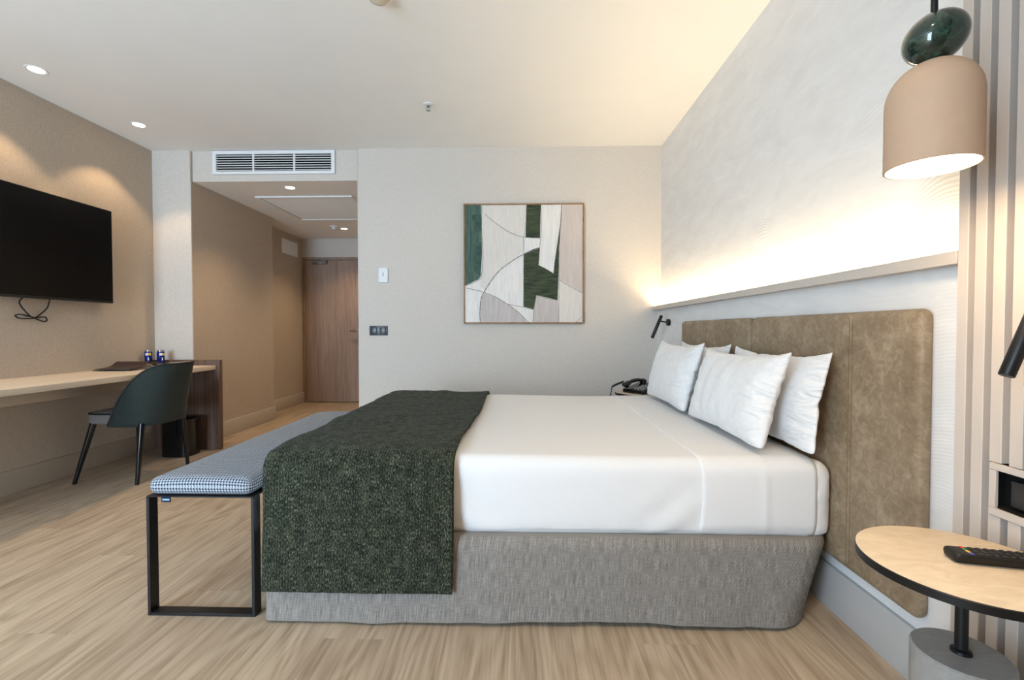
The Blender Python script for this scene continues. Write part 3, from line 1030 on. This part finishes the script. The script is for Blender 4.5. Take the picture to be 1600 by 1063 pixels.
for j in range(ROWS + 1):
    v = j / ROWS
    z = 0.012 + (0.318 - 0.012) * v
    tuck = 0.0 if v < 0.93 else (v - 0.93) / 0.07
    P = plan_loop(-0.955, 1.075 + 0.06 * v ** 1.4, 1.648 + 0.022 * v, 3.44, 0.02, 0.17 - 0.07 * v)
    ring, s = [], 0.0
    for i, p in enumerate(P):
        if i:
            s += (p - P[i - 1]).length
        wv = (1 - v) * 0.012 * fbm(p.x * 2.2, p.y * 2.2, 1.0) + 0.004 * fbm(p.x * 6, z * 3, p.y * 6)
        if p.y < 2.2 and p.x > 0.8:    # soft sag pleats at the head corner
            wv += 0.006 * math.sin((p.x * 5 + z * 9)) * (1 - v)
        c = Vector((0.1, 2.5))
        d = (p - c).normalized()
        if p.y < 1.75:
            d = Vector((0, -1))
        q = p + d * (wv - 0.02 * tuck)
        zz = z + (1 - v) * (0.006 * math.sin(p.x * 3.1 + 0.6) + 0.004)
        ring.append((bm.verts.new((q.x, q.y, zz)), s))
    ring = [(q[0], q[0].co.x - q[0].co.y) for q in ring]
    loops.append(ring)
n = len(loops[0])
for j in range(ROWS):
    for i in range(n - 1):
        a, b = loops[j], loops[j + 1]
        f = bm.faces.new((a[i][0], a[i + 1][0], b[i + 1][0], b[i][0]))
        for l, q in zip(f.loops, ((a[i][1], j), (a[i + 1][1], j), (a[i + 1][1], j + 1), (a[i][1], j + 1))):
            l[uvl].uv = (q[0], q[1] * 0.306 / ROWS)
    a, b = loops[j], loops[j + 1]
    bm.faces.new((a[-1][0], a[0][0], b[0][0], b[-1][0]))
bm.faces.new([q[0] for q in loops[-1]])
from_bm('bed_skirt', bm, M['linen'], bed, True, 50)
def mat_fn(p):
    q = Vector(p)
    k = 0.013 * fbm(q.x * 9, q.y * 9, q.z * 24, 2) if q.x > 1.078 else 0
    return q + Vector((-abs(k) * 0.3 if q.x > 1.12 else k * 0.3, -abs(k) if q.y < 2 else 0, k * 0.5))
from_bm('mattress', rbox((BX0 + 0.03, BY0 + 0.007, 0.305), (BX1, BY1 - 0.01, 0.592), (0.06, 0.05, 0.05), 0.02, mat_fn), M['sheet'], bed, True)

# white top sheet over the mattress
def sheet_fn(p):
    q = Vector(p)
    side = 1.0 if q.y < BY0 + 0.08 else 0.0
    # turned-down hem and fold lines that run across the bed and down the side
    fold = 0.0040 * math.exp(-((q.x - 0.885 - 0.02 * (0.59 - q.z)) / 0.010) ** 2)
    big = 0.006 * fbm(q.x * 1.4, q.y * 1.8, q.z * 2.0)
    if q.z > 0.56:
        q.z += fold + big * 0.8 + 0.006 * math.exp(-((q.x + 0.2) / 0.5) ** 2)
    else:
        drop = (0.56 - q.z) / 0.26
        pull = 0.007 * math.sin((q.x * 26 + q.z * 34)) * math.exp(-((q.x + 0.16) / 0.12) ** 2) * drop
        pull += 0.005 * math.sin((q.x * 30 - q.z * 40)) * math.exp(-((q.x - 0.55) / 0.12) ** 2) * drop
        hem = 0.005 * math.exp(-((q.z - 0.328) / 0.006) ** 2) * side
        d = fold + big + pull - 0.012 * drop ** 4
        if side:
            q.y -= d + hem * 0.5
            if q.z < 0.33:
                q.z += 0.006 * math.sin(q.x * 2.3 + 1.0) + 0.003 * fbm(q.x * 6, 0, 3)
        elif q.y > BY1 - 0.08:
            q.y += d
        else:
            q.x -= d
    return q
bm = rbox((BX0, BY0, 0.298), (1.070, BY1, 0.602), (0.022, 0.05, 0.062), 0.012, sheet_fn, ('-z', '+x'))
ts = from_bm('bed_sheet', bm, M['sheet'], None, True)
def band_fn(p):
    q = Vector(p)
    if q.x < 0.70:
        q.x += 0.006 * math.sin(q.z * 17) + 0.004 * fbm(q.y * 3, q.z * 6, 2.0)
    return sheet_fn(q)
bm = rbox((0.655, BY0 - 0.0022, 0.300), (1.0715, BY1 + 0.0022, 0.6042), (0.0005, 0.062, 0.062), 0.012, band_fn, ('-z', '+x', '-x'))
for v in bm.verts:
    if v.co.z < 0.36:
        v.co.z += 0.003
bs = from_bm('folded_sheet_band', bm, M['sheet'], ts, True)
mo = bs.modifiers.new('thickness', 'SOLIDIFY')
mo.thickness = 0.0014
mo.offset = 1.0
tag(ts, 'smooth white sheet tucked over the mattress of the bed', 'sheet')

# dark green knitted runner across the foot of the bed
bm = bmesh.new()
uvl = bm.loops.layers.uv.new('UVMap')
prof = [(1.640, 0.128), (1.645, 0.20), (1.658, 0.34), (1.668, 0.46), (1.676, 0.53), (1.690, 0.582), (1.716, 0.610), (1.77, 0.624)]
prof += [(1.77 + (3.33 - 1.77) * k / 8, 0.626) for k in range(1, 9)]
prof += [(3.385, 0.612), (3.415, 0.58), (3.424, 0.52), (3.428, 0.40), (3.462, 0.30), (3.464, 0.17)]
P = [Vector((0, a, b)) for a, b in prof]
P = spline(P, 10)
acc_ = [0.0]
for a, b in zip(P, P[1:]):
    acc_.append(acc_[-1] + (b - a).length)
tot = acc_[-1]
NVv, NUu = 260, 64
def at_s(s):
    for i in range(len(P) - 1):
        if acc_[i + 1] >= s:
            k = (s - acc_[i]) / max(1e-9, acc_[i + 1] - acc_[i])
            d = (P[i + 1] - P[i]).normalized()
            return P[i].lerp(P[i + 1], k), Vector((0, -d.z, d.y))
    return P[-1], Vector((0, -1, 0))
rows = []
for j in range(NVv + 1):
    s = tot * j / NVv
    p, nn = at_s(s)
    row = []
    for i in range(NUu + 1):
        u = i / NUu
        hang = max(0.0, min(1.0, (0.60 - p.z) / 0.4))
        xl = -0.969 + 0.003 * math.sin(s * 7) + 0.014 * hang
        xr = -0.262 + 0.02 * (p.y - 1.7) / 1.7 + 0.006 * math.sin(s * 5 + 1) + 0.01 * math.sin(s * 1.7)
        x_ = xl + (xr - xl) * u
        h = 0.010 * fbm(x_ * 4, s * 5.0, 5.0) * (1.0 if p.z > 0.6 else 0.4) + 0.0016 * noise.noise(Vector((x_ * 60, s * 60, 2)))
        h += 0.006
        # the corner at the foot end rounds down over the mattress edge
        dx = max(0.0, (-0.92 - x_) / 0.073)
        sink = Vector((0, 0, -0.030 * dx ** 2.2)) if p.z > 0.57 else Vector((0, 0.012 * dx ** 2, 0)) if p.y < 2.5 else Vector((0, -0.012 * dx ** 2, 0))
        q = p + nn * h + sink + Vector((x_, 0, 0))
        if j in (0, NVv):
            q.z += 0.003 * noise.noise(Vector((x_ * 90, 0, 4)))
        row.append((bm.verts.new(q), (x_, s)))
    rows.append(row)
for j in range(NVv):
    for i in range(NUu):
        c4 = (rows[j][i], rows[j][i + 1], rows[j + 1][i + 1], rows[j + 1][i])
        f = bm.faces.new([q[0] for q in c4])
        for l, q in zip(f.loops, c4):
            l[uvl].uv = q[1]
rn = from_bm('bed_runner', bm, M['knit'], None, True)
mo = rn.modifiers.new('thickness', 'SOLIDIFY')
mo.thickness = 0.007
mo.offset = 0.0
tag(rn, 'dark green knitted runner draped across the foot of the bed', 'throw')

# headboard of two leather panels
hb = thing('headboard', 'taupe leather headboard of two wide upholstered panels', 'headboard', (1.172, 2.35, 0.66))
for k, (a, b) in enumerate(((1.362, 2.366), (2.386, 3.40))):
    def hfn(p, a=a, b=b):
        return Vector(p)
    from_bm('panel', rbox((1.150 - 1.172, a - 2.35, 0.225 - 0.66), (1.1945 - 1.172, b - 2.35, 1.143 - 0.66), (0.020, 0.026, 0.026), 0.1), M['leather'], hb, True)

for yy in (1.640, 1.656):
    tube('stitched_seam', [(1.1497 - 1.172, yy - 2.35, 0.25 - 0.66), (1.1497 - 1.172, yy - 2.35, 1.12 - 0.66)], 0.0007, M['stitch'], hb, 6)
box('seam_strip', (1.170 - 1.172, 2.364 - 2.35, 0.235 - 0.66), (1.1945 - 1.172, 2.388 - 2.35, 1.135 - 0.66), M['seam'], hb)
# ------------------------------------------------------------------ pillows: two cloth shells blown up to size
def pillow_mesh(name, W, H, seed, pressure):
    nx, ny = 46, 30
    rnd = random.Random(seed)
    verts, faces, idx = [], [], {}
    for side in (0, 1):
        for i in range(nx + 1):
            for j in range(ny + 1):
                rim = i in (0, nx) or j in (0, ny)
                if side and rim:
                    idx[(1, i, j)] = idx[(0, i, j)]
                    continue
                u, v = i / nx * 2 - 1, j / ny * 2 - 1
                b = (1 - u * u) * (1 - v * v)
                zz = (0.02 + 0.05 * b) * (1 if side == 0 else -1) if not rim else 0
                zz += 0.004 * (rnd.random() - 0.5)
                idx[(side, i, j)] = len(verts)
                verts.append((u * W / 2 + 0.002 * (rnd.random() - .5), v * H / 2 + 0.002 * (rnd.random() - .5), zz))
    for side in (0, 1):
        for i in range(nx):
            for j in range(ny):
                f = [idx[(side, i, j)], idx[(side, i + 1, j)], idx[(side, i + 1, j + 1)], idx[(side, i, j + 1)]]
                faces.append(f if side == 0 else f[::-1])
    me = bpy.data.meshes.new(name)
    me.from_pydata(verts, [], faces)
    o = bpy.data.objects.new(name, me)
    COL.objects.link(o)
    c = o.modifiers.new('cloth', 'CLOTH')
    st = c.settings
    st.quality = 6
    st.mass = 0.25
    st.tension_stiffness = 18
    st.compression_stiffness = 6
    st.shear_stiffness = 4
    st.bending_stiffness = 0.25
    st.tension_damping = 12
    st.compression_damping = 12
    st.air_damping = 4
    st.use_pressure = True
    st.uniform_pressure_force = pressure
    st.effector_weights.gravity = 0
    c.point_cache.frame_start, c.point_cache.frame_end = 1, 60
    for fr in range(1, 41):
        S.frame_set(fr)
    dg = bpy.context.evaluated_depsgraph_get()
    out = bpy.data.meshes.new_from_object(o.evaluated_get(dg))
    out.name = name
    bpy.data.objects.remove(o)
    # flatten overall thickness and centre it
    zs = [v.co.z for v in out.vertices]
    k = 0.090 / max(abs(min(zs)), max(zs))
    ex = max(v.co.x for v in out.vertices)
    ey = max(v.co.y for v in out.vertices)
    for (sd_, i, j), n_ in idx.items():
        if sd_ and (i in (0, nx) or j in (0, ny)):
            continue
        v = out.vertices[n_]
        u_, w_ = i / nx * 2 - 1, j / ny * 2 - 1
        # cotton slip stretched over the filling: straighter edges than the bare balloon, creased towards the ends
        v.co.x = v.co.x * 0.55 + 0.45 * u_ * ex * 0.98
        v.co.y = v.co.y * 0.55 + 0.45 * w_ * ey * 0.97
        ear = (abs(u_) * abs(w_)) ** 9
        if w_ > 0:      # pointed upper corners; the lower ones are pushed round by the mattress
            v.co.x += math.copysign(0.010 * ear, u_)
            v.co.y += 0.012 * ear
        else:
            v.co.x -= math.copysign(0.016 * ear, u_)
            v.co.y += 0.022 * ear
        rim = (1 - u_ ** 6) * (1 - w_ ** 6)
        q = noise.noise(Vector((u_ * 1.7 + seed, w_ * 6.5 + u_ * 1.4, sd_ * 5.0)))
        q2 = noise.noise(Vector((u_ * 6 + seed, w_ * 2.2, sd_ * 5.0 + 9)))
        cr_ = 0.010 * (1 - abs(q) * 2.6) * min(1, max(0, (abs(u_) - 0.35) / 0.4)) + 0.007 * q2
        v.co.z = v.co.z * k + cr_ * rim * (1 if sd_ == 0 else -1)
    out.materials.clear()
    out.materials.append(M['pillow'])
    out.polygons.foreach_set('use_smooth', [True] * len(out.polygons))
    return out
S.frame_start, S.frame_end = 1, 60
pa = pillow_mesh('pillow', 0.83, 0.50, 3, 3.2)
pb = pillow_mesh('pillow', 0.83, 0.50, 11, 3.6)
S.frame_set(1)
G4 = 'white pillows against the headboard'
def pillow(me, label, xb, xt, zb, yc, flip=1, roll=0.0, size=(1, 1, 1)):
    """stands on its long edge: bottom edge at (xb, zb), leaning back to xt"""
    o = bpy.data.objects.new('pillow', me)
    COL.objects.link(o)
    h = max(v.co.y for v in me.vertices) * size[1]
    tilt = math.asin(max(-0.9, min(0.9, (xt - xb) / (2 * h))))
    U = Vector((0, -1 * flip, 0))
    V = Vector((math.sin(tilt), 0, math.cos(tilt)))
    N = U.cross(V)
    R = Matrix((U * size[0], V * size[1], N * size[2])).transposed().to_4x4()
    R = Matrix.Rotation(roll, 4, 'X') @ R
    mw = Matrix.Translation(Vector((xb, yc, zb)) + V * (h - 0.012)) @ R
    me = me.copy()
    o.data = me
    inv = mw.inverted()
    for v in me.vertices:       # the lower edge settles flat on the mattress
        p = mw @ v.co
        if p.z < zb + 0.05:
            d = zb + 0.05 - p.z
            p.z = zb + 0.05 - 0.05 * (1 - math.exp(-d / 0.05)) if d > 0 else p.z
            v.co = inv @ p
    o.matrix_world = mw
    sd = o.modifiers.new('smooth', 'SUBSURF')
    sd.levels = sd.render_levels = 1
    return tag(o, label, 'pillow', G4)
pillow(pb, 'back white pillow on the side nearer the camera, partly covered by the front one', 1.040, 1.100, 0.606, 2.035, -1, 0.0, (0.95, 0.865, 0.50))
pillow(pa, 'back white pillow on the far side, only its top peeking out', 1.035, 1.100, 0.606, 2.835, 1, 0.0, (0.95, 0.89, 0.50))
pillow(pa, 'front white pillow nearest the camera, fully visible', 0.885, 1.000, 0.606, 2.115, 1, -0.012, (0.975, 0.885, 0.80))
pillow(pb, 'front white pillow at the far side of the bed, beside the phone', 0.875, 0.990, 0.606, 2.905, 1, 0.0, (0.96, 0.91, 0.78))

# ------------------------------------------------------------------ round bedside tables
G5 = 'round bedside tables'
def side_table(label, loc):
    t = thing('side_table', label, 'table', loc, 0, G5)
    lathe('pedestal', [(0.084, 0.0), (0.086, 0.003), (0.086, 0.375), (0.083, 0.378)], M['concrete'], t, 48)
    lathe('pole', [(0.019, 0.378), (0.018, 0.384), (0.0115, 0.387), (0.0115, 0.552), (0.03, 0.5535), (0.03, 0.5555)], M['black'], t, 24)
    lathe('table_rim', [(0.184, 0.5553), (0.1885, 0.557), (0.189, 0.5735), (0.187, 0.575)], M['black'], t, 96)
    lathe('table_top', [(0.186, 0.5745), (0.1873, 0.5757), (0.1855, 0.5765)], M['tabletop'], t, 96)
    return t
side_table('round pale bedside table with black rim holding a remote control', (0.954, 1.014, 0))
side_table('round bedside table beyond the bed holding the black telephone', (0.935, 3.755, 0))

# remote control
rc = thing('remote_control', 'black remote control with coloured buttons lying on the round table', 'remote', (1.047, 1.003, 0.5767), math.radians(-12))
bm = rbox((-0.115, -0.0265, 0.0), (0.115, 0.0265, 0.022), (0.012, 0.010, 0.008), 0.03, lambda p: Vector((p.x, p.y * (1 - 0.25 * (0.022 - p.z) / 0.022), p.z)))
from_bm('remote_body', bm, plain('remote_black', srgb(26, 24, 23), 0.45, 0.35), rc, True)
cols = [M['blue'], M['amber'], M['green'], M['red']]
for k in range(4):
    box('button', (-0.086, -0.020 + k * 0.0102, 0.0218), (-0.079, -0.020 + k * 0.0102 + 0.0088, 0.0231), cols[k], rc, 0.0006, 1)
for i in range(11):
    for k in range(3):
        m = M['red'] if (i == 10 and k == 2) else M['keydark']
        box('button', (-0.070 + i * 0.0145, -0.020 + k * 0.0142, 0.0218), (-0.070 + i * 0.0145 + 0.008, -0.020 + k * 0.0142 + 0.0105, 0.0234), m, rc, 0.0006, 1)

# telephone on the far table
ph = thing('telephone', 'black corded desk telephone on the table beyond the bed', 'telephone', (0.945, 3.74, 0.5767), math.radians(-50))
ph.scale = (1.12, 1.12, 1.12)
bm = rbox((-0.085, -0.10, 0.0), (0.10, 0.10, 0.05), (0.012, 0.012, 0.012), 0.04, lambda p: Vector((p.x, p.y, p.z * (0.55 + 0.75 * (p.y + 0.1) / 0.2))))
from_bm('phone_body', bm, M['blackgloss'], ph, True)
for i in range(3):
    for j in range(4):
        yy = -0.082 + j * 0.028
        zz = 0.05 * (0.55 + 0.75 * (yy + 0.1) / 0.2)
        box('key', (0.005 + i * 0.027, yy, zz - 0.003), (0.005 + i * 0.027 + 0.017, yy + 0.015, zz + 0.007), M['keygrey'], ph, 0.001, 1)
hs = tube('handset', spline([(-0.055, -0.105, 0.062), (-0.055, -0.085, 0.078), (-0.052, -0.03, 0.098), (-0.05, 0.03, 0.105), (-0.05, 0.085, 0.096), (-0.05, 0.108, 0.082)], 6),
     [0.026] * 5 + [0.022] * 4 + [0.016] * 16 + [0.022] * 3 + [0.026] * 3, M['blackgloss'], ph, 14)
hs.scale = (1, 1, 0.8)
cord = []
for k in range(161):
    t = k / 160
    c = Vector((-0.075 - 0.125 * t, -0.10 - 0.01 * math.sin(t * 4), 0.055 * (1 - t) ** 2 + 0.022 + 0.014 * math.sin(t * PI)))
    if t > 0.8:
        c.z -= (t - 0.8) * 0.35
    a = t * 2 * PI * 20
    cord.append(c + Vector((0, math.cos(a), math.sin(a))) * 0.006)
tube('coiled_cord', cord, 0.003, M['black'], ph, 6)

# ------------------------------------------------------------------ reading lamps
G6 = 'black reading lamps on the bed wall'
def reading_lamp(label, loc):
    r = thing('reading_lamp', label, 'lamp', loc, 0, G6)
    lathe('wall_plate', [(0.002, 0.0), (0.026, 0.0), (0.027, 0.003), (0.027, 0.022), (0.025, 0.025)], M['black'], r, 28, mtx=Matrix.Translation((0, 0, 0)) @ Matrix.Rotation(-PI / 2, 4, 'Y'))
    tube('arm', [(-0.02, 0, 0.0), (-0.085, 0, 0.012)], 0.0055, M['black'], r, 10)
    d = Vector((-0.074, 0, -0.182)).normalized()
    c = Vector((-0.105, 0, -0.036))
    a, b = c - d * 0.100, c + d * 0.100
    tube('lamp_tube', [a, a + d * 0.0015, b - d * 0.0015, b], [0.0125, 0.0135, 0.0135, 0.0125], M['black'], r, 24)
    return r
reading_lamp('slim black reading lamp on the wall at the far end of the headboard', (1.195, 3.80, 1.143))
reading_lamp('slim black reading lamp on the slatted wall, cut by the right edge', (1.1495, 0.985, 1.113))

# ------------------------------------------------------------------ socket niche on the slatted wall
nc = thing('wall_niche', 'pale framed niche with dark recess let into the slatted wall', 'socket', (1.15, (NY0 + NY1) / 2, (NZ0 + NZ1) / 2))
hy, hz = (NY1 - NY0) / 2, (NZ1 - NZ0) / 2
ft = 0.0165
for lo, hi in (((-0.004, -hy, hz - ft), (0.004, hy, hz)), ((-0.004, -hy, -hz), (0.004, hy, -hz + ft + 0.002)),
               ((-0.004, -hy, -hz + ft + 0.002), (0.004, -hy + ft, hz - ft)), ((-0.004, hy - ft, -hz + ft + 0.002), (0.004, hy, hz - ft))):
    box('frame_bar', lo, hi, M['slat'], nc, 0.001, 1)
bm = bmesh.new()
for lo, hi in (((0.024, -hy + 0.002, -hz + 0.002), (0.035, hy - 0.002, hz - 0.002)), ((0.004, -hy + 0.002, hz - 0.012), (0.024, hy - 0.002, hz - 0.002)), ((0.004, -hy + 0.002, -hz + 0.002), (0.024, hy - 0.002, -hz + 0.012)),
               ((0.004, -hy + 0.002, -hz + 0.012), (0.024, -hy + 0.012, hz - 0.012)), ((0.004, hy - 0.012, -hz + 0.012), (0.024, hy - 0.002, hz - 0.012))):
    add_box(bm, lo, hi)
from_bm('recess', bm, M['dark'], nc)
box('socket_module', (0.010, -0.02, -0.034), (0.0245, hy - ft - 0.02, 0.030), plain('socket_dark', srgb(44, 40, 37), 0.35, 0.4), nc, 0.004, 2)
box('inner_tray', (0.002, -hy + ft, -hz + ft + 0.0022), (0.024, hy - ft, -hz + ft + 0.008), M['dark'], nc)

# ------------------------------------------------------------------ pendant lamp
pn = thing('pendant_lamp', 'taupe bell pendant lamp topped with a dark green marble pebble', 'lamp', (0.903, 1.052, 1.440))
prof = [(0.0838, 0.0), (0.0845, 0.004), (0.0845, 0.145)]
for k in range(1, 13):
    a = PI / 2 * k / 12
    prof.append((max(0.001, 0.0845 * math.cos(a) ** 0.9), 0.145 + 0.086 * math.sin(a)))
inner = [(max(0.001, r - 0.004), z - 0.004) for r, z in reversed(prof[2:])] + [(0.0805, 0.0), (0.0838, 0.0)]
lathe('lamp_shade', prof + inner, M['shade'], pn, 64, False, False)
lathe('diffuser', [(0.0005, 0.006), (0.0795, 0.006), (0.0795, 0.010)], M['glowpend'], pn, 48)
bm = bmesh.new()
bmesh.ops.create_uvsphere(bm, u_segments=48, v_segments=32, radius=1.0)
Rm = Matrix.Rotation(math.radians(-33), 4, 'Y')
for v in bm.verts:
    v.co = Rm @ Vector((v.co.x * 0.0615, v.co.y * 0.056, v.co.z * 0.0535))
    v.co += Vector((0.003, 0, 0.283))
from_bm('marble_pebble', bm, M['marble'], pn, True)
lathe('collar', [(0.012, 0.228), (0.012, 0.242)], M['brass'], pn, 20)
lathe('rod', [(0.0065, 0.325), (0.0065, ZC - 1.44 - 0.02)], M['black'], pn, 16)
lathe('ceiling_rose', [(0.05, ZC - 1.44 - 0.025), (0.05, ZC - 1.4399)], M['black'], pn, 32)
L = bpy.data.lights.new('pendant_bulb', 'AREA')
L.shape = 'DISK'
L.size = 0.15
L.energy = PENDANT_W
L.color = (1.0, 0.72, 0.42)
o = bpy.data.objects.new('pendant_bulb', L)
COL.objects.link(o)
o.parent = pn
o.location = (0, 0, 0.004)
